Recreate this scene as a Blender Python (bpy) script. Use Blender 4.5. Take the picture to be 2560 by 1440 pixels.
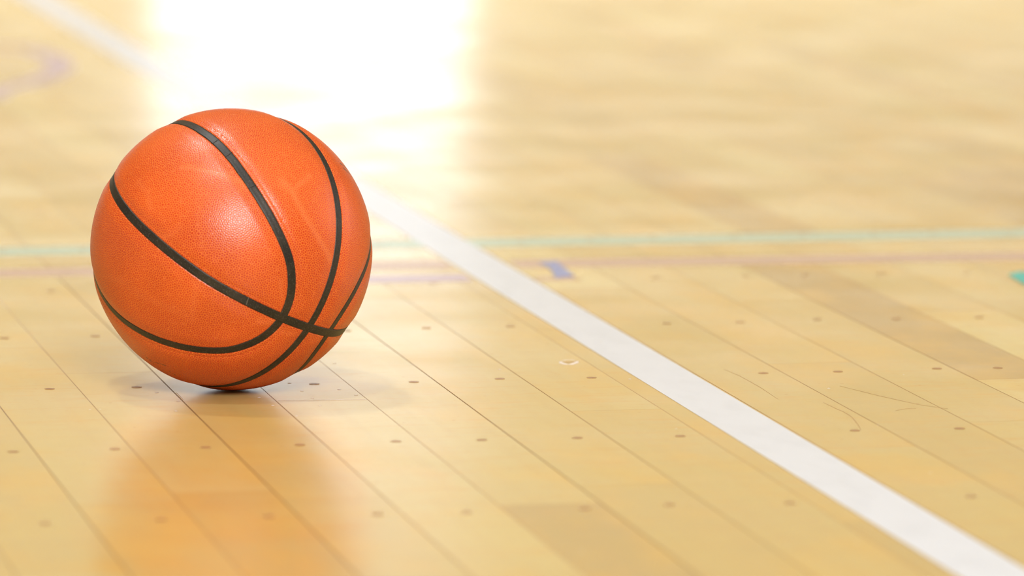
import bpy, bmesh, math, random
import numpy as np
from mathutils import Matrix, Vector
from mathutils.geometry import delaunay_2d_cdt

# ------------------------------------------------------------------ clearing
for o in list(bpy.data.objects):
    bpy.data.objects.remove(o)
SC = bpy.context.scene
COL = SC.collection

# ------------------------------------------------------------------ camera (200 mm telephoto, ball contact point = world origin)
RT = np.array([[0.9810328442801889, -0.019686157642686015, 0.19283934671324202],
               [-0.1938104284475171, -0.11745048932420207, 0.973983008261692],
               [0.003475092590492514, -0.9928835972835753, -0.11903817025103629]])
CAM = np.array([-0.69985812, -4.76820499, 0.6639582])
FPX = 14222.22
CAM = CAM - RT[:, 0] * 0.0006 - RT[:, 1] * 0.0008
cam_data = bpy.data.cameras.new('camera')
cam = bpy.data.objects.new('camera', cam_data)
COL.objects.link(cam)
SC.camera = cam
cam_data.sensor_width = 36
cam_data.lens = 200
right, down, fwd = RT[:, 0], RT[:, 1], RT[:, 2]
cam.matrix_world = Matrix(((right[0], -down[0], -fwd[0], CAM[0]),
                           (right[1], -down[1], -fwd[1], CAM[1]),
                           (right[2], -down[2], -fwd[2], CAM[2]),
                           (0, 0, 0, 1)))
cam_data.clip_start = 0.1
cam_data.clip_end = 200
cam_data.dof.use_dof = True
cam_data.dof.focus_distance = 4.83
cam_data.dof.aperture_fstop = 4.6

# ------------------------------------------------------------------ world, lights, exposure
SC.view_settings.view_transform = 'Standard'
SC.view_settings.look = 'None'
SC.view_settings.gamma = 1
SC.view_settings.use_curve_mapping = False
SC.view_settings.exposure = 0.0

W = bpy.data.worlds.new('daylight')
SC.world = W
W.use_nodes = True
W.node_tree.nodes['Background'].inputs[0].default_value = (0.90, 0.95, 1.0, 1)
W.node_tree.nodes['Background'].inputs[1].default_value = 6.0


def area(name, loc, target, sx, sy, power, color=(1, 1, 1), spread=180):
    d = bpy.data.lights.new(name, 'AREA')
    d.shape = 'RECTANGLE'
    d.size, d.size_y = sx, sy
    d.energy = power
    d.color = color
    d.spread = math.radians(spread)
    o = bpy.data.objects.new(name, d)
    COL.objects.link(o)
    o.location = loc
    v = Vector(target) - Vector(loc)
    o.rotation_euler = v.to_track_quat('-Z', 'Y').to_euler()
    return o


area('overhead_fill', (1, 8, 6.9), (1, 8, 0), 14, 20, 20, (0.93, 0.965, 1.0))  # broad overhead fill added for soft ambient light
area('back_wall_fill', (3, 21.3, 3.3), (3, 23, 0.9), 18, 0.5, 430, (1, 1, 1))  # added light, brightens the far wall for its reflection in the floor
area('far_floor_fill', (2, 7.2, 6.7), (2, 7.2, 0), 8, 3.5, 165, (0.93, 0.965, 1.0), 75)  # added light, lifts the brightness of the far floor
for ly, lp in ((2.6, 130), (-1.6, 110)):
    area('hall_lamp', (-1.15, ly, 6.8), (0, 0, 0), 0.3, 0.3, lp, (0.96, 0.98, 1))
area('high_window_light', (-0.2, -7.6, 4.7), (0, 0, 0.1), 3.0, 2.2, 640, (0.97, 0.98, 1))
area('side_fill', (11.5, 1.0, 3.6), (0, 0, 0.1), 9.0, 5.0, 190, (1, 0.98, 0.95))  # added side fill that brightens the ball's right edge

# ------------------------------------------------------------------ helpers


def link(name, me, mat=None, parent=None, loc=None):
    o = bpy.data.objects.new(name, me)
    COL.objects.link(o)
    if mat is not None:
        me.materials.append(mat)
    if parent is not None:
        o.parent = parent
    if loc is not None:
        o.location = loc
    return o


def mesh_np(name, V, faces, smooth=False):
    me = bpy.data.meshes.new(name)
    me.from_pydata([tuple(v) for v in V], [], faces)
    me.update()
    if smooth:
        me.polygons.foreach_set('use_smooth', [True] * len(me.polygons))
    return me


def on_floor(px, py):
    """photo point -> (x, y) on the floor, used only to read off where the real marks lie"""
    r = RT @ np.array([(px - 1280) / FPX, (py - 720) / FPX, 1.0])
    t = -CAM[2] / r[2]
    q = CAM + r * t
    return float(q[0]), float(q[1])


class NT:
    def __init__(s, name):
        s.m = bpy.data.materials.new(name)
        s.m.use_nodes = True
        s.t = s.m.node_tree
        s.b = s.t.nodes['Principled BSDF']

    def n(s, typ, **kw):
        nd = s.t.nodes.new(typ)
        for k, v in kw.items():
            if k.startswith('i_'):
                nd.inputs[k[2:]].default_value = v
            else:
                setattr(nd, k, v)
        return nd

    def l(s, a, b):
        s.t.links.new(a, b)

    def mix(s, fac, a, b, blend='MIX'):
        nd = s.t.nodes.new('ShaderNodeMix')
        nd.data_type = 'RGBA'
        nd.blend_type = blend
        for sock, v in ((nd.inputs[0], fac), (nd.inputs[6], a), (nd.inputs[7], b)):
            if isinstance(v, (int, float)):
                sock.default_value = v
            elif isinstance(v, tuple):
                sock.default_value = v + (1,) if len(v) == 3 else v
            else:
                s.l(v, sock)
        return nd.outputs[2]

    def math(s, op, a, b=0.0, clamp=False):
        nd = s.t.nodes.new('ShaderNodeMath')
        nd.operation = op
        nd.use_clamp = clamp
        for i, v in enumerate((a, b)):
            if isinstance(v, (int, float)):
                nd.inputs[i].default_value = v
            else:
                s.l(v, nd.inputs[i])
        return nd.outputs[0]

    def ramp(s, v, lo, hi, a=0.0, b=1.0):
        nd = s.t.nodes.new('ShaderNodeMapRange')
        nd.interpolation_type = 'SMOOTHSTEP'
        s.l(v, nd.inputs[0])
        for i, x in enumerate((lo, hi, a, b)):
            nd.inputs[i + 1].default_value = x
        return nd.outputs[0]

    def noise(s, vec, scale, detail=2, rough=0.5):
        nd = s.t.nodes.new('ShaderNodeTexNoise')
        nd.inputs['Scale'].default_value = scale
        nd.inputs['Detail'].default_value = detail
        nd.inputs['Roughness'].default_value = rough
        s.l(vec, nd.inputs['Vector'])
        return nd.outputs[0]

    def mapping(s, vec, scale):
        nd = s.t.nodes.new('ShaderNodeMapping')
        s.l(vec, nd.inputs[0])
        nd.inputs['Scale'].default_value = scale
        return nd.outputs[0]

    def attr(s, name, out='Fac'):
        nd = s.t.nodes.new('ShaderNodeAttribute')
        nd.attribute_name = name
        return nd.outputs[out]


def simple(name, col, rough=0.5, var=0.05, scale=8.0, coat=0.0):
    N = NT(name)
    geo = N.n('ShaderNodeNewGeometry')
    nz = N.noise(geo.outputs['Position'], scale, 3)
    d = tuple(c * (1 - var) for c in col)
    u = tuple(min(1, c * (1 + var)) for c in col)
    N.l(N.mix(nz, d, u), N.b.inputs['Base Color'])
    N.b.inputs['Roughness'].default_value = rough
    N.b.inputs['Coat Weight'].default_value = coat
    return N.m


# ---- lacquered maple
FLOOR_ROUGH = 0.225


def wood_material(name, c_lo, c_mid, c_hi):
    N = NT(name)
    geo = N.n('ShaderNodeNewGeometry')
    tone = N.attr('tone')
    off = N.attr('shift')
    comb = N.n('ShaderNodeCombineXYZ')
    N.l(off, comb.inputs[0])
    N.l(off, comb.inputs[1])
    N.l(off, comb.inputs[2])
    add = N.n('ShaderNodeVectorMath', operation='ADD')
    N.l(geo.outputs['Position'], add.inputs[0])
    N.l(comb.outputs[0], add.inputs[1])
    P = add.outputs[0]
    grain = N.noise(N.mapping(P, (60, 2.2, 1)), 1.0, 4, 0.55)      # long figure along the board
    mott = N.noise(N.mapping(P, (14, 5, 1)), 1.0, 3, 0.5)          # cloudy mottling
    fleck = N.noise(N.mapping(P, (130, 420, 1)), 1.0, 2, 0.5)      # short ray flecks across the grain
    cur = N.noise(N.mapping(P, (16, 70, 1)), 1.0, 3, 0.6)          # curly figure across the board
    base = N.mix(N.ramp(tone, 0.0, 0.5), c_lo, c_mid)
    base = N.mix(N.ramp(tone, 0.5, 1.0), base, c_hi)
    base = N.mix(N.math('MULTIPLY', N.ramp(grain, 0.35, 0.75), 0.18), base, (0.56, 0.34, 0.12))
    base = N.mix(N.math('MULTIPLY', N.ramp(mott, 0.42, 0.72), 0.50), base, (0.68, 0.42, 0.095))
    base = N.mix(N.math('MULTIPLY', N.ramp(cur, 0.50, 0.78), 0.45), base, (0.62, 0.36, 0.10))
    base = N.mix(N.math('MULTIPLY', N.ramp(fleck, 0.64, 0.78), 0.40), base, (0.50, 0.24, 0.06))
    spk = N.n('ShaderNodeTexVoronoi')
    spk.inputs['Scale'].default_value = 1.0
    N.l(N.mapping(P, (28, 28, 1)), spk.inputs['Vector'])
    base = N.mix(N.math('MULTIPLY', N.ramp(spk.outputs['Distance'], 0.03, 0.055, 1, 0), 0.45), base, (0.42, 0.20, 0.06))
    spk2 = N.n('ShaderNodeTexVoronoi')
    spk2.inputs['Scale'].default_value = 1.0
    N.l(N.mapping(P, (17, 17, 3)), spk2.inputs['Vector'])
    base = N.mix(N.ramp(spk2.outputs['Distance'], 0.012, 0.022, 0.6, 0), base, (0.85, 0.82, 0.78))
    # grime gathered along the board edges
    edge = N.attr('edge')
    base = N.mix(N.math('MULTIPLY', edge, 0.55), base, (0.33, 0.16, 0.07))
    N.l(base, N.b.inputs['Base Color'])
    rg = N.noise(N.mapping(geo.outputs['Position'], (5, 5, 1)), 1.0, 3, 0.6)
    N.l(N.ramp(rg, 0.3, 0.7, FLOOR_ROUGH - 0.03, FLOOR_ROUGH + 0.04), N.b.inputs['Roughness'])
    N.b.inputs['IOR'].default_value = 1.40
    bp = N.n('ShaderNodeBump')
    bp.inputs['Strength'].default_value = 0.05
    bp.inputs['Distance'].default_value = 0.0004
    N.l(fleck, bp.inputs['Height'])
    N.l(bp.outputs[0], N.b.inputs['Normal'])
    return N.m


M_WOOD = wood_material('lacquered_maple', (0.45, 0.305, 0.11), (0.57, 0.42, 0.148), (0.65, 0.515, 0.205))
M_SUB = simple('subfloor_dark', (0.10, 0.05, 0.025), 0.9)
M_PLUG = simple('brown_wood_plug', (0.34, 0.17, 0.075), 0.35, 0.2, 60)


def paint(name, col, rough=0.3):
    N = NT(name)
    geo = N.n('ShaderNodeNewGeometry')
    nz = N.noise(N.mapping(geo.outputs['Position'], (40, 14, 1)), 1.0, 4)
    c2 = tuple(c * 0.93 for c in col)
    base = N.mix(N.ramp(nz, 0.4, 0.8), col, c2)
    sc = N.noise(N.mapping(geo.outputs['Position'], (200, 30, 1)), 1.0, 2)
    base = N.mix(N.math('MULTIPLY', N.ramp(sc, 0.72, 0.8), 0.3), base, (0.75, 0.6, 0.35))
    N.l(base, N.b.inputs['Base Color'])
    N.b.inputs['Roughness'].default_value = rough
    N.b.inputs['IOR'].default_value = 1.45
    return N.m


M_WHITE = paint('white_court_paint', (0.70, 0.735, 0.81))
M_GREEN = paint('green_court_paint', (0.50, 0.62, 0.50))
M_PURPLE = paint('faded_purple_paint', (0.60, 0.42, 0.33))
M_BLUE = paint('blue_tape', (0.27, 0.32, 0.60))
M_TEAL = paint('teal_tape', (0.0, 0.50, 0.46))
M_LILAC = paint('lilac_court_paint', (0.56, 0.43, 0.50))

# ------------------------------------------------------------------ room shell
X0, X1, Y0, Y1, HC = -9.0, 15.0, -10.0, 23.0, 7.0
M_WALL = simple('dim_tan_upper_wall', (0.52, 0.45, 0.34), 0.8, 0.03, 0.6)  # unseen upper wall kept darker to dim reflections in the near floor
M_CEIL = simple('white_ceiling', (0.85, 0.84, 0.80), 0.9, 0.02, 0.5)
M_FRAME = simple('white_door_frame', (0.8, 0.8, 0.8), 0.4)


def boxes(name, bl, mat, parent=None, kind=None):
    bm = bmesh.new()
    for (a, b) in bl:
        m = Matrix.Translation(((a[0] + b[0]) / 2, (a[1] + b[1]) / 2, (a[2] + b[2]) / 2)) @ \
            Matrix.Diagonal((b[0] - a[0], b[1] - a[1], b[2] - a[2], 1))
        bmesh.ops.create_cube(bm, size=1, matrix=m)
    me = bpy.data.meshes.new(name)
    bm.to_mesh(me)
    bm.free()
    o = link(name, me, mat, parent)
    if kind:
        o['kind'] = kind
    return o


def wall_hit(px):
    r = RT @ np.array([(px - 1280) / FPX, (0 - 720) / FPX, 1.0])
    t = (Y1 - CAM[1]) / r[1]
    return float(CAM[0] + r[0] * t)


DX0, DX1 = wall_hit(392), wall_hit(1172)
DH = 1.95
M_WALL_LOW = simple('bright_cream_lower_wall', (0.90, 0.86, 0.73), 0.8, 0.02, 0.6)  # brighter low wall, made up to strengthen reflections in the far floor


def two_tone(name, bl):
    """one wall mesh: made-up bright cream up to 2.5 m, dim tan above, to shape reflections in the floor"""
    low, high = [], []
    for a_, b_ in bl:
        if a_[2] < 2.5:
            low.append((a_, (b_[0], b_[1], min(2.5, b_[2]))))
        if b_[2] > 2.5:
            high.append(((a_[0], a_[1], max(2.5, a_[2])), b_))
    o = boxes(name, low + high, M_WALL_LOW, kind='structure')
    o.data.materials.append(M_WALL)
    for p in o.data.polygons:
        if p.index >= 6 * len(low):
            p.material_index = 1
    return o


two_tone('wall_back', [((X0, Y1, 0), (DX0, Y1 + .2, HC)), ((DX1, Y1, 0), (X1, Y1 + .2, HC)), ((DX0, Y1, DH), (DX1, Y1 + .2, HC))])
two_tone('wall_front', [((X0, Y0 - .2, 0), (X1, Y0, HC))])
two_tone('wall_left', [((X0 - .2, Y0 - .2, 0), (X0, Y1 + .2, HC))])
two_tone('wall_right', [((X1, Y0 - .2, 0), (X1 + .2, Y1 + .2, HC))])
boxes('ceiling', [((X0 - .2, Y0 - .2, HC), (X1 + .2, Y1 + .2, HC + .2))], M_CEIL, kind='structure')
boxes('door_1', [((DX0 - .07, Y1 - .03, 0), (DX0, Y1 + .2, DH + .07)), ((DX1, Y1 - .03, 0), (DX1 + .07, Y1 + .2, DH + .07)),
                 ((DX0, Y1 - .03, DH), (DX1, Y1 + .2, DH + .07))], M_FRAME, kind='structure')
FLOOR = boxes('floor', [((X0 - .2, Y0 - .2, -.2), (X1 + .2, Y1 + .2, -.018))], M_SUB, kind='structure')

# ------------------------------------------------------------------ planks
rng = random.Random(11)
PW = 0.0773
SEAM0 = -0.2060          # one measured seam; the others follow at the board width
TH = 0.018


def seam(k):
    return SEAM0 + PW * k


def plank_geo(x0, x1, y0, y1, g0, g1, z):
    """one board: top face with eased (chamfered) edges; 'edge' marks the chamfer"""
    c = 0.00022
    ge = 0.0002
    xa, xb, ya, yb = x0 + g0, x1 - g1, y0 + ge, y1 - ge
    V = [(xa, ya, -TH), (xb, ya, -TH), (xb, yb, -TH), (xa, yb, -TH),
         (xa, ya, z - c * .6), (xb, ya, z - c * .6), (xb, yb, z - c * .6), (xa, yb, z - c * .6),
         (xa + c, ya + c * .5, z), (xb - c, ya + c * .5, z), (xb - c, yb - c * .5, z), (xa + c, yb - c * .5, z)]
    # inner top ring keeps the grime at the border only
    w = 0.0005
    V += [(xa + c + w, ya + c + w * .5, z), (xb - c - w, ya + c + w * .5, z), (xb - c - w, yb - c - w * .5, z), (xa + c + w, yb - c - w * .5, z)]
    Fc = [(0, 3, 2, 1)]
    for i in range(4):
        j = (i + 1) % 4
        Fc += [(i, j, 4 + j, 4 + i), (4 + i, 4 + j, 8 + j, 8 + i), (8 + i, 8 + j, 12 + j, 12 + i)]
    Fc.append((12, 13, 14, 15))
    return V, Fc


# (centre x, centre y, tone) of boards whose tone can be read in the photo
TONES = [((.60, .30), .55), ((.68, .45), .12), ((.76, 1.55), .16), ((.84, 1.60), .6), ((1.07, 1.45), .2), ((1.15, 1.40), .12), ((.99, 1.3), .5),
         ((.15, -.80), .22), ((.30, -.95), .30), ((.38, -.95), .30), ((-.09, -.72), .35), ((-.01, -.86), .50), ((-.16, -.9), .45), ((.22, -.40), .9),
         ((.22, -.7), .42), ((.38, -.5), .5), ((.45, .5), .5), ((.53, .5), .62), ((1.15, 3.4), .3), ((1.4, 2.9), .3), ((.0, -.15), .62), ((.07, -.3), .75), ((-.08, -.3), .7), ((.06, .1), .72),
         ((.14, -.15), .72), ((.30, -.05), .68), ((.30, -.4), .58), ((.22, -.1), .66), ((-.16, -.2), .66), ((-.16, .9), .5)]
# board ends read from the photo: column index -> y values
JOINTS = {5: [-.575, .62], 6: [-.181, .74], 7: [-.78, .35], 3: [-.086, .66], 2: [-.292, -.60, .44], 11: [-.05, .86], 12: [1.12, 1.98], 0: [-.60, .30], 1: [-.56, .12],
          4: [-.66, .22], 8: [-.42, .66], 9: [-.86, .08], 10: [-.30, .52], 16: [1.14, 1.66], 17: [1.12, 1.74]}

verts_s, faces_s, tone_s, shift_s, edge_s = [], [], [], [], []
planks = []


def in_view(x0, x1, y0, y1):
    """does the board lie in (or just beside) the strip of floor the photo shows"""
    n = max(2, int((y1 - y0) / .05))
    for i in range(n + 1):
        y = y0 + (y1 - y0) * i / n
        for x in (x0, x1):
            d = (np.array([x, y, 0]) - CAM) @ RT
            if d[2] <= 0:
                continue
            u, v = d[0] / d[2] * FPX, d[1] / d[2] * FPX
            if abs(u) < 1280 + 60 and abs(v) < 720 + 60:
                return True
    return False


def set_attrs(me, tone, shift, edge):
    for nm, val in (('tone', tone), ('shift', shift), ('edge', edge)):
        a = me.attributes.new(nm, 'FLOAT', 'POINT')
        a.data.foreach_set('value', np.asarray(val, dtype=np.float32))


k0 = int(math.floor((X0 - SEAM0) / PW))
k1 = int(math.ceil((X1 - SEAM0) / PW))
gaps = {}
for k in range(k0, k1 + 1):
    gaps[k] = rng.choice((0.00004, 0.0001, 0.00016, 0.00022))
for k, g in {0: .00022, 1: .0001, 2: .0003, 3: .00014, 4: .00008, 5: .0003, 6: .00014, 7: .00008, 8: .00006, 9: .00016, 10: .00014, 11: .00025, 12: .00014}.items():
    gaps[k] = g
for k in range(k0, k1):
    near = -6 <= k <= 34
    ys = []
    if k in JOINTS:
        js = sorted(JOINTS[k])
        y = js[0]
        lo = []
        while y > Y0:
            y -= rng.uniform(.45, .95)
            lo.append(y)
        y = js[-1]
        hi = []
        while y < Y1:
            y += rng.uniform(.45, .95) if y < 6 else rng.uniform(2.5, 4.0)
            hi.append(y)
        ys = sorted(lo) + js + hi
    else:
        y = Y0 - rng.uniform(0, .8)
        while y < Y1:
            ys.append(y)
            y += rng.uniform(.5, 1.15) if (near and -2 < y < 6) else rng.uniform(2.5, 4.0)
        ys.append(y)
    ys = [max(Y0, min(Y1, y)) for y in ys]
    for ya, yb in zip(ys[:-1], ys[1:]):
        if yb - ya < .05:
            continue
        x0, x1 = seam(k), seam(k + 1)
        z = rng.uniform(-.00012, 0)
        V, Fc = plank_geo(x0, x1, ya, yb, gaps[k], gaps[k + 1], z)
        tone = min(1, max(0, rng.gauss(.62, .17)))
        for (cx, cy), t in TONES:
            if x0 < cx < x1 and ya < cy < yb:
                tone = t
        sh = rng.uniform(0, 50)
        ed = [1] * 12 + [0] * 4
        if near and -2 < yb and ya < 6 and in_view(x0, x1, ya, yb):
            cx, cy = (x0 + x1) / 2, (ya + yb) / 2
            me = mesh_np('plank', [(v[0] - cx, v[1] - cy, v[2]) for v in V], Fc)
            set_attrs(me, [tone] * 16, [sh] * 16, ed)
            o = link('plank', me, M_WOOD, FLOOR, (cx, cy, 0))
            planks.append((o, x0, x1, ya, yb))
        else:
            b = len(verts_s)
            verts_s += V
            faces_s += [tuple(i + b for i in f) for f in Fc]
            tone_s += [tone] * 16
            shift_s += [sh] * 16
            edge_s += ed
me = mesh_np('planks_outside_view', verts_s, faces_s)
set_attrs(me, tone_s, shift_s, edge_s)
rest = link('surrounding_planks', me, M_WOOD, FLOOR)
rest['kind'] = 'stuff'

# ---- wooden plugs over the nails: one per board on every joist
PX = {(0, 0): -.153, (4, 0): .161, (5, 0): .238, (6, 0): .318, (8, 0): .472, (9, 0): .539, (10, 0): .630, (11, 0): .684,
      (-1, -1): -.223, (0, -1): -.142, (1, -1): -.070, (2, -1): .006, (3, -1): .085, (4, -1): .154, (5, -1): .232, (6, -1): .316, (8, -1): .463, (9, -1): .550,
      (5, 1): .238, (6, 1): .317, (9, 1): .535, (11, 1): .686, (0, -2): -.23 + .077, (1, -2): -.073, (5, -2): .229, (6, -2): .320}
bm = bmesh.new()
bmesh.ops.create_cone(bm, cap_ends=True, segments=14, radius1=.0046, radius2=.0044, depth=.004)
plug_me = bpy.data.meshes.new('wood_plug')
bm.to_mesh(plug_me)
bm.free()
plug_me.materials.append(M_PLUG)
for (o, x0, x1, ya, yb) in planks:
    k = int(round((x0 - SEAM0) / PW))
    for n in range(-3, 5):
        y = .022 + .3523 * n + rng.uniform(-.006, .006)
        if ya + .012 < y < yb - .012:
            if k == 7:
                continue                       # this board lies under the white line
            x = PX.get((k, n), x0 + PW / 2 + rng.uniform(.002, .022))
            x = min(max(x, x0 + .008), x1 - .008)
            c = bpy.data.objects.new('wood_plug', plug_me)
            COL.objects.link(c)
            c.parent = o
            c.location = (x - o.location.x, y - o.location.y, -.00185)

# ------------------------------------------------------------------ painted lines and marks on the floor


def strip(name, left, rightp, mat, z, label, parent=FLOOR, th=.0004):
    """thin paint film between two polylines"""
    n = len(left)
    V = [(x, y, z) for x, y in left] + [(x, y, z) for x, y in rightp] + \
        [(x, y, z - th) for x, y in left] + [(x, y, z - th) for x, y in rightp]
    Fc = []
    for i in range(n - 1):
        Fc += [(i, i + 1, n + i + 1, n + i)[::-1], (2 * n + i, 2 * n + i + 1, i + 1, i), (3 * n + i, 3 * n + i + 1, n + i + 1, n + i)[::-1]]
    Fc += [(0, n, 3 * n, 2 * n), (n - 1, 2 * n - 1, 4 * n - 1, 3 * n - 1)[::-1]]
    me = mesh_np(name, V, Fc)
    bm = bmesh.new()
    bm.from_mesh(me)
    bmesh.ops.recalc_face_normals(bm, faces=bm.faces)
    bm.to_mesh(me)
    bm.free()
    o = link(name, me, mat, parent)
    if label:
        o['label'] = label
    return o


def rect(x0, x1, y0, y1, s=0.0):
    n = 2
    L = [(x0, y0), (x1, y0 + s * (x1 - x0))]
    Rr = [(x0, y1), (x1, y1 + s * (x1 - x0))]
    return L, Rr


z = .00010
L, Rr = [(.3566, -9), (.3566, 20)], [(.4100, -9), (.4100, 20)]
strip('painted_line', L, Rr, M_WHITE, z + .00012, 'straight white court line running along the boards')
strip('painted_line', *rect(-6, 9, 1.030, 1.105), M_GREEN, z, 'pale green line crossing the boards farthest back')
strip('painted_line', *rect(-6, .352, .845, .912), M_PURPLE, z, 'faded mauve line left of the white line')
strip('painted_line', *rect(.418, 9, .840, .905, -.035), M_PURPLE, z, 'faded mauve line right of the white line')
strip('painted_line', *rect(.05, .350, .735, .792), M_LILAC, z, 'short lilac line nearest the ball')
strip('painted_line', *rect(.414, .455, .728, .752), M_PURPLE, z, 'short faded mauve stub beside blue tape mark')
# curved lilac line far back on the left
cx_, cy_, r_ = -.22, 3.55, .47
aL, aR = [], []
arc = [(-20, 245), (0, 225), (50, 213), (100, 199), (140, 180), (153, 163), (138, 148), (105, 132), (60, 122), (0, 118), (-40, 116)]
pts = [np.array(on_floor(*p)) for p in arc]
fine = []
for i in range(len(pts) - 1):
    p0, p1, p2, p3 = pts[max(0, i - 1)], pts[i], pts[i + 1], pts[min(len(pts) - 1, i + 2)]
    for t in np.linspace(0, 1, 6, endpoint=False):
        fine.append(.5 * ((2 * p1) + (-p0 + p2) * t + (2 * p0 - 5 * p1 + 4 * p2 - p3) * t ** 2 + (-p0 + 3 * p1 - 3 * p2 + p3) * t ** 3))
fine.append(pts[-1])
for i, p in enumerate(fine):
    t = fine[min(i + 1, len(fine) - 1)] - fine[max(i - 1, 0)]
    t = t / np.linalg.norm(t)
    n_ = np.array([-t[1], t[0]])
    aL.append(tuple(p + n_ * .02))
    aR.append(tuple(p - n_ * .02))
strip('painted_line', aL, aR, M_LILAC, z, 'curved lilac line in the far left corner')


def tape(name, poly, mat, label, z0=.0006, th=.0004):
    bm = bmesh.new()
    vs = [bm.verts.new((x, y, z0 + th)) for x, y in poly]
    f = bm.faces.new(vs)
    if f.normal.z < 0:
        f.normal_flip()
    r = bmesh.ops.extrude_face_region(bm, geom=[f])
    for v in [g for g in r['geom'] if isinstance(g, bmesh.types.BMVert)]:
        v.co.z -= th
    bmesh.ops.recalc_face_normals(bm, faces=bm.faces)
    cxm = sum(p[0] for p in poly) / len(poly)
    cym = sum(p[1] for p in poly) / len(poly)
    for v in bm.verts:
        v.co.x -= cxm
        v.co.y -= cym
    me = bpy.data.meshes.new(name)
    bm.to_mesh(me)
    bm.free()
    o = link(name, me, mat, None, (cxm, cym, 0))
    o['label'] = label
    o['category'] = 'tape mark'
    return o


tape('tape_mark', [on_floor(*p) for p in ((1346, 657), (1392, 654), (1408, 668), (1436, 691), (1388, 695), (1376, 672))], M_BLUE,
     'small slanted blue tape mark on the floor just right of the white line', -.0002 + .0004)
tape('tape_mark', [on_floor(*p) for p in ((2520, 688), (2548, 680), (2640, 690), (2640, 730), (2570, 716), (2548, 704))], M_TEAL,
     'bright teal tape mark on the floor at the right edge of the photo', .0002)

# scratches and a flaked spot in the lacquer
M_SCR = simple('dark_scratch', (0.42, 0.26, 0.12), 0.5)
M_CHIP = simple('pale_flaked_lacquer', (0.80, 0.72, 0.66), 0.4)


def scratch(pp, w, mat, nm='scratch'):
    P = [np.array(on_floor(*p)) for p in pp]
    a, b = [], []
    for i, p in enumerate(P):
        t = P[min(i + 1, len(P) - 1)] - P[max(i - 1, 0)]
        t = t / np.linalg.norm(t)
        n_ = np.array([-t[1], t[0]])
        ww = w * (.4 if i in (0, len(P) - 1) else 1) / 2
        a.append(tuple(p + n_ * ww))
        b.append(tuple(p - n_ * ww))
    return strip(nm, a, b, mat, .00009, None, FLOOR, .0001)


scratch([(2058, 1006), (2085, 1019), (2110, 1030), (2128, 1041), (2142, 1057), (2152, 1074)], .0007, M_SCR)
scratch([(1810, 923), (1850, 940), (1900, 968), (1945, 998)], .0006, M_SCR)
scratch([(2100, 965), (2200, 990), (2300, 1012), (2370, 1022)], .0006, M_SCR)
scratch([(2238, 1027), (2262, 1022), (2290, 1021)], .0007, M_SCR)
scratch([(692, 1001), (760, 1000.5), (840, 999.5), (915, 998.5)], .0022, M_CHIP, 'pale_scuff')
scratch([(440, 981), (449, 989), (458, 999)], .0006, M_CHIP, 'pale_scuff')
# the crescent of flaked lacquer
cpt = [(1401, 904), (1404, 908), (1415, 911), (1428, 911), (1440, 907), (1444, 903)]
scratch(cpt, .0045, M_CHIP, 'flaked_spot')
scratch([(1404, 902), (1416, 900), (1430, 900), (1440, 902)], .0016, M_CHIP, 'flaked_spot')
scratch([(1408, 905), (1422, 905.6), (1436, 904.5)], .006, M_SCR, 'flaked_spot')
for (px, py) in ((392, 982), (446, 1003), (440, 1028), (648, 994), (682, 1014), (724, 958), (755, 978), (781, 996), (800, 1015), (837, 909), (848, 974), (890, 988), (1249, 924), (1575, 948), (2072, 971)):
    scratch([(px - 3.5, py), (px, py - .4), (px + 3.5, py)], .0035, M_CHIP, 'lacquer_fleck')

# ------------------------------------------------------------------ the basketball
R = 0.12
BF = np.array([[0.4306787137976183, -0.7567367146017446, -0.4917981194101772],      # X: pole where the two straight seams cross
               [0.7451237679468491, 0.6056084755954606, -0.2793366154438632],      # Y: centre of one oval seam
               [0.5092213820356715, -0.24614613354814277, 0.8246851914621607]])      # Z: normal of the long straight seam
PHI = np.radians([0, 6, 11.5, 17, 23.5, 28, 33, 40.4, 49.5, 59, 70, 82, 90])
THE = np.radians([75.0, 74.4, 73.2, 71.1, 68.2, 65.6, 62.3, 57.9, 53.4, 50.0, 47.4, 46.2, 46.0])
_phi_f = np.radians(np.linspace(-180, 180, 721))


def fold(phi):
    p = np.abs(phi)
    return np.where(p > math.pi / 2, math.pi - p, p)


_tab = np.interp(fold(_phi_f), PHI, THE)
_ker = np.exp(-.5 * (np.arange(-12, 13) / 5.0) ** 2)
_ker /= _ker.sum()
_tab = np.convolve(np.r_[_tab[-13:-1], _tab, _tab[1:13]], _ker, 'valid')


def th_c(phi):
    return np.interp(phi, _phi_f, _tab)


_lat = np.radians(np.interp(np.degrees(_phi_f), [-180, -121, -97, -76, -50, -32, -19, 1, 16, 38, 90, 180], [-.8, -1.25, -1.3, -.8, -.55, .35, .75, .8, .1, -.7, -.6, -.8]))
_lat = np.convolve(np.r_[_lat[-25:-1], _lat, _lat[1:25]], np.hanning(51)[1:-1] / np.hanning(51).sum(), 'valid')


def lat_a(lon):
    """the hand-laid straight seam wanders by about a degree"""
    return np.interp(lon, _phi_f, _lat)


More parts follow.
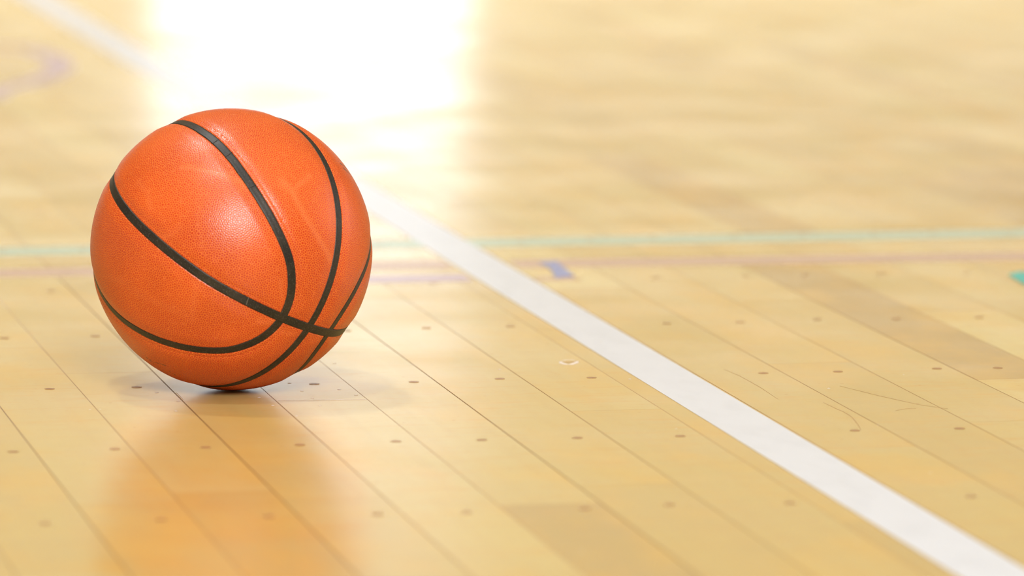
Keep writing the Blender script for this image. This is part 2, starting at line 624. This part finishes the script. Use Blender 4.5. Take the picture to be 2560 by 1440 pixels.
def seam_d(U):
    """U: unit vectors in the ball's own frame -> distances (m) to the four seams, signed"""
    x, y, z_ = U[:, 0], U[:, 1], U[:, 2]
    dA = (np.arcsin(np.clip(z_, -1, 1)) - lat_a(np.arctan2(y, x))) * R
    dB = np.arcsin(np.clip(y, -1, 1)) * R
    out = [dA, dB]
    phi = np.arctan2(z_, x)
    tc = th_c(phi)
    e = math.radians(1)
    ph1 = (phi + e + math.pi) % (2 * math.pi) - math.pi
    ph0 = (phi - e + math.pi) % (2 * math.pi) - math.pi
    sl = (th_c(ph1) - th_c(ph0)) / (2 * e) / np.sin(tc)
    for s in (1, -1):
        th = np.arccos(np.clip(s * y, -1, 1))
        out.append((th - tc) / np.sqrt(1 + sl ** 2) * R)
    return out


# evenly scattered pebble centres: jittered spiral, relaxed once on its own triangulation
NP_ = 47000
ii = np.arange(NP_) + .5
ph = np.arccos(1 - 2 * ii / NP_)
gt = math.pi * (1 + 5 ** .5) * ii
P = np.c_[np.cos(gt) * np.sin(ph), np.sin(gt) * np.sin(ph), np.cos(ph)]
nrs = np.random.RandomState(5)
P += nrs.normal(0, .0050, P.shape)
P /= np.linalg.norm(P, axis=1)[:, None]


def triangulate(P):
    """Delaunay triangulation on the sphere, through a stereographic projection"""
    S = P[:, :2] / (1 + P[:, 2:3])
    r = delaunay_2d_cdt([Vector(p) for p in S.tolist()], [], [], 0, 0.0)
    T = np.array([f for f in r[2] if len(f) == 3], dtype=np.int64)
    back = np.array([o[0] for o in r[3]])
    return back[T]


for it in range(6):
    T = triangulate(P)
    if it == 5:
        break
    acc = np.zeros_like(P)
    wsum = np.zeros(len(P))
    A3, B3, C3 = P[T[:, 0]], P[T[:, 1]], P[T[:, 2]]
    cen = (A3 + B3 + C3) / 3
    ar = np.minimum(np.linalg.norm(np.cross(B3 - A3, C3 - A3), axis=1), 4e-4) ** 1.5
    for c in range(3):
        np.add.at(acc, T[:, c], cen * ar[:, None])
        np.add.at(wsum, T[:, c], ar)
    g = (wsum > 0) & (P[:, 2] > -.9995)
    P[g] = acc[g] / wsum[g][:, None]
    P /= np.linalg.norm(P, axis=1)[:, None]
P = P[:, [2, 0, 1]]          # the open end of the projection falls under the crossing of two channels
C0 = P[T].mean(1)
C0 /= np.linalg.norm(C0, axis=1)[:, None]           # rim vertices (in the grooves), ball frame
nT = len(T)
own = T.reshape(-1)
tri = np.repeat(np.arange(nT), 3)
ctr = P[own]
ref = np.where(np.abs(ctr[:, 2:3]) < .9, np.array([[0, 0, 1.]]), np.array([[1., 0, 0]]))
e1 = np.cross(ref, ctr)
e1 /= np.linalg.norm(e1, axis=1)[:, None]
e2 = np.cross(ctr, e1)
dv = C0[tri] - ctr
ang = np.arctan2((dv * e2).sum(1), (dv * e1).sum(1))
order = np.lexsort((ang, own))
own, tri = own[order], tri[order]
start = np.searchsorted(own, np.arange(len(P)))
cnt = np.bincount(own, minlength=len(P))
nxt = np.arange(len(own)) + 1
last = start + cnt - 1
ok_ = cnt > 0
nxt[last[ok_]] = start[ok_]
ins = P[own] + .75 * (C0[tri] - P[own])
ins /= np.linalg.norm(ins, axis=1)[:, None]
U = np.r_[C0, ins]
top = np.r_[np.zeros(nT), np.ones(len(ins))]


def ball_pt(px, py):
    """photo point -> unit vector on the ball in the ball's frame (where its wear marks sit)"""
    d = RT @ np.array([(px - 1280) / FPX, (py - 720) / FPX, 1.0])
    d /= np.linalg.norm(d)
    oc = CAM - np.array([0, 0, R])
    b = oc @ d
    disc = b * b - (oc @ oc - R * R)
    q = oc + (-b - math.sqrt(max(disc, 0))) * d
    return BF @ (q / np.linalg.norm(q))


def poly_dist(U, pts):
    Q = [ball_pt(*p) for p in pts]
    best = np.full(len(U), 9.0)
    for a, b in zip(Q[:-1], Q[1:]):
        ab = b - a
        t = np.clip(((U - a) @ ab) / (ab @ ab), 0, 1)
        best = np.minimum(best, np.linalg.norm(U - (a + t[:, None] * ab), axis=1))
    return best * R


wear = np.zeros(len(U))
for pts, w, amp in (([(455, 418), (505, 424), (560, 437), (610, 455)], .0022, .75), ([(560, 437), (590, 452), (617, 470)], .0030, .5),
                    ([(730, 480), (765, 545), (800, 600), (828, 650)], .0030, .85), ([(705, 455), (718, 468), (735, 480)], .004, .7), ([(735, 472), (775, 440)], .0022, .6),
                    ([(800, 470), (760, 545)], .0015, .3), ([(505, 470), (497, 560), (510, 620)], .0018, .3), ([(345, 455), (370, 480), (375, 520)], .003, .35),
                    ([(645, 805), (690, 806)], .003, .5), ([(690, 830), (735, 835)], .0022, .4), ([(500, 690), (485, 740), (480, 800)], .003, .3),
                    ([(270, 690), (300, 700), (400, 760), (470, 790)], .004, .25), ([(700, 700), (705, 745)], .0015, .5), ([(360, 590), (420, 590), (450, 570)], .003, .3)):
    d = poly_dist(U, pts)
    wear = np.maximum(wear, amp * np.exp(-(d / w) ** 2))
ink = np.zeros(len(U))
for pts, w in (([(848, 398), (862, 412)], .0010), ([(851, 409), (866, 421)], .0009), ([(858, 420), (873, 434)], .0008),
               ([(368, 898), (385, 906), (400, 909), (420, 916)], .00035), ([(424, 929), (432, 934), (442, 939)], .00035), ([(366, 894), (374, 899)], .0004)):
    d = poly_dist(U, pts)
    ink = np.maximum(ink, (d < w).astype(float))

HB = .0036                       # half width of the black channels
dA, dB, dC, dD = seam_d(U)
dist = np.minimum(np.minimum(np.abs(dA), np.abs(dB)), np.minimum(np.abs(dC), np.abs(dD)))


def sst(x, a, b):
    t = np.clip((x - a) / (b - a), 0, 1)
    return t * t * (3 - 2 * t)


rad = np.full(len(U), R)
rad -= .00105 * (1 - sst(dist, .0036, .0150))             # the cover dips softly towards the channels
rad -= .00055 * (1 - sst(dist, .0034, .0048))             # rolled panel edge
rad -= .0040 * (1 - sst(dist, .0016, HB + .0001))         # tucked in below the rubber
# pressed crease parallel to the seam, clear on the oval seams' outer side and above the straight seam
cre = np.exp(-((dC + -.0078) / .0006) ** 2) + np.exp(-((dD - .0078) / .0006) ** 2) + .8 * np.exp(-((dA - .0070) / .0006) ** 2) + .5 * np.exp(-((dB - .0075) / .0005) ** 2)
cre *= sst(dist, .0048, .0062)
rad -= .00035 * cre
ht = .00006 * top * (1 - .55 * wear) * (1 - .5 * np.clip(cre, 0, 1)) * sst(dist, .0034, .0055)
rad += ht
rad -= .00010 * wear
POS = (U * rad[:, None]) @ BF                              # ball frame -> world axes

# eight leather panels
cA, cB, cC, cD = seam_d(P)
pid = (cA > 0).astype(int) * 4 + np.where(cC < 0, 0, np.where(cB > 0, 1, np.where(cD < 0, 3, 2)))


def leather():
    N = NT('pebbled_orange_leather')
    geo = N.n('ShaderNodeTexCoord')
    P_ = geo.outputs['Object']
    tp = N.attr('top')
    wr = N.attr('wear')
    inkv = N.attr('ink')
    big = N.noise(P_, 14, 3)
    fine_ = N.noise(P_, 420, 2)
    tops = N.mix(N.ramp(big, .35, .65), (0.54, 0.044, 0.007), (0.66, 0.064, 0.009))
    groove = N.mix(N.ramp(big, .3, .7), (1.0, 0.27, 0.014), (1.0, 0.31, 0.028))
    c = N.mix(N.ramp(tp, .22, .62), groove, tops)
    c = N.mix(N.math('MULTIPLY', wr, .28), c, (0.97, 0.30, 0.10))
    c = N.mix(N.math('MULTIPLY', N.ramp(fine_, .55, .75), .25), c, (0.95, 0.25, 0.06))
    c = N.mix(inkv, c, (0.03, 0.02, 0.015))
    N.l(c, N.b.inputs['Base Color'])
    N.l(N.math('ADD', N.ramp(fine_, .3, .7, .27, .34), N.ramp(tp, .2, .9, .3, 0)), N.b.inputs['Roughness'])
    N.b.inputs['IOR'].default_value = 1.6
    bp = N.n('ShaderNodeBump')
    bp.inputs['Strength'].default_value = 0.25
    bp.inputs['Distance'].default_value = 0.0001
    N.l(N.noise(P_, 1500, 2), bp.inputs['Height'])
    N.l(bp.outputs[0], N.b.inputs['Normal'])
    return N.m


M_LEATHER = leather()


def rubber():
    N = NT('black_rubber_channel')
    co = N.n('ShaderNodeTexCoord')
    nz = N.noise(co.outputs['Object'], 1600, 2)
    dust = N.noise(co.outputs['Object'], 30, 3)
    c = N.mix(N.ramp(dust, .35, .75), (0.007, 0.006, 0.005), (0.028, 0.020, 0.012))
    c = N.mix(N.math('MULTIPLY', N.ramp(nz, .58, .72), .5), c, (0.24, 0.21, 0.19))
    N.l(c, N.b.inputs['Base Color'])
    N.b.inputs['Roughness'].default_value = .45
    bp = N.n('ShaderNodeBump')
    bp.inputs['Strength'].default_value = 0.6
    bp.inputs['Distance'].default_value = 0.00012
    N.l(nz, bp.inputs['Height'])
    N.l(bp.outputs[0], N.b.inputs['Normal'])
    return N.m


M_RUB = rubber()

BALL = bpy.data.objects.new('basketball', None)
COL.objects.link(BALL)
BALL.location = (0, 0, 0)
BALL['label'] = 'orange pebbled basketball with black channels resting on the wooden court left of the white line'
BALL['category'] = 'ball'
ZC = float(-(POS[:, 2].min()))                              # lowest point touches the floor

quads = np.c_[tri, tri[nxt], nT + nxt, nT + np.arange(len(own))]
for p in range(8):
    m = pid[own] == p
    if not m.any():
        continue
    q = quads[m]
    cells = np.nonzero((pid == p) & ok_)[0]
    ng_tot = cnt[cells]
    loops = [q.reshape(-1)]
    idx = np.concatenate([np.arange(start[c], start[c] + cnt[c]) for c in cells]) + nT
    loops.append(idx)
    lv = np.concatenate(loops)
    used, inv = np.unique(lv, return_inverse=True)
    me = bpy.data.meshes.new('panel')
    me.vertices.add(len(used))
    me.vertices.foreach_set('co', (POS[used]).astype(np.float32).reshape(-1))
    tot = np.r_[np.full(len(q), 4), ng_tot]
    st = np.r_[0, np.cumsum(tot)[:-1]]
    me.loops.add(len(lv))
    me.loops.foreach_set('vertex_index', inv.astype(np.int32))
    me.polygons.add(len(tot))
    me.polygons.foreach_set('loop_start', st.astype(np.int32))
    me.polygons.foreach_set('use_smooth', np.ones(len(tot), dtype=bool))
    me.update(calc_edges=True)
    me.validate()
    for nm, arr in (('top', top), ('wear', wear), ('ink', ink)):
        a = me.attributes.new(nm, 'FLOAT', 'POINT')
        a.data.foreach_set('value', arr[used].astype(np.float32))
    link('panel', me, M_LEATHER, BALL, (0, 0, ZC))


def channel(curve, rr):
    """rubber channel: closed ribbon with a slightly hollow face, plus thickness inwards"""
    n = len(curve)
    V, Fc = [], []
    prof = [(-1.12, -.0020), (-1.05, -.0002), (-.8, 0), (-.35, -.00012), (0, -.00016), (.35, -.00012), (.8, 0), (1.05, -.0002), (1.12, -.0020)]
    m = len(prof)
    for i in range(n):
        c = curve[i]
        t = curve[(i + 1) % n] - curve[i - 1]
        t /= np.linalg.norm(t)
        s = np.cross(c, t)
        s /= np.linalg.norm(s)
        for (a, h) in prof:
            u = c + s * (a * HB / R)
            u /= np.linalg.norm(u)
            V.append(tuple((u * (rr + h)) @ BF))
    for i in range(n):
        j = (i + 1) % n
        for k in range(m - 1):
            Fc.append((i * m + k, i * m + k + 1, j * m + k + 1, j * m + k))
    me = mesh_np('channel', V, Fc, True)
    bm = bmesh.new()
    bm.from_mesh(me)
    bmesh.ops.recalc_face_normals(bm, faces=bm.faces)
    bm.to_mesh(me)
    bm.free()
    return link('channel', me, M_RUB, BALL, (0, 0, ZC))


tt = np.linspace(0, 2 * math.pi, 400, endpoint=False)
RB = R - .00105
la = lat_a(np.where(tt > math.pi, tt - 2 * math.pi, tt))
channel(np.c_[np.cos(tt) * np.cos(la), np.sin(tt) * np.cos(la), np.sin(la)], RB)
channel(np.c_[np.cos(tt), 0 * tt, np.sin(tt)], RB - .00003)
for s in (1, -1):
    phs = np.where(tt > math.pi, tt - 2 * math.pi, tt)
    th = th_c(phs)
    channel(np.c_[np.sin(th) * np.cos(tt), s * np.cos(th), np.sin(th) * np.sin(tt)], RB - .00006)

# butt joints where the rubber ends meet: fine raised ribs across a channel
M_RIB = simple('worn_rubber_rib', (0.16, 0.13, 0.11), 0.5)
for nm, mt, p0, p1 in (('channel_joint', M_RUB, (530, 357), (548, 345)), ('channel_joint', M_RUB, (563, 391), (581, 377)),
                       ('channel_joint', M_RUB, (621, 470), (642, 460)), ('channel_joint', M_RIB, (616, 763), (622, 745))):
    a_, b_ = ball_pt(*p0), ball_pt(*p1)
    t_ = (b_ - a_) / np.linalg.norm(b_ - a_)
    m_ = (a_ + b_) / 2
    m_ /= np.linalg.norm(m_)
    w_ = np.cross(m_, t_)
    V = []
    for i in range(7):
        c_ = m_ + t_ * (i / 3 - 1) * (HB * 1.02 / R)
        for sd, hh in ((-1, -.0003), (-.4, .00022), (.4, .00022), (1, -.0003)):
            u_ = c_ + w_ * sd * (.00045 / R)
            u_ /= np.linalg.norm(u_)
            V.append(tuple((u_ * (RB + hh)) @ BF))
    Fc = [(i * 4 + k, i * 4 + k + 1, i * 4 + k + 5, i * 4 + k + 4) for i in range(6) for k in range(3)]
    Fc += [(0, 4 * 0 + 3, 2, 1)[::-1], (24, 25, 26, 27)]
    o = link(nm, mesh_np(nm, V, Fc, False), mt, BALL, (0, 0, ZC))
    if mt is M_RIB:
        o['label'] = 'pale scuffed joint across the long straight channel'
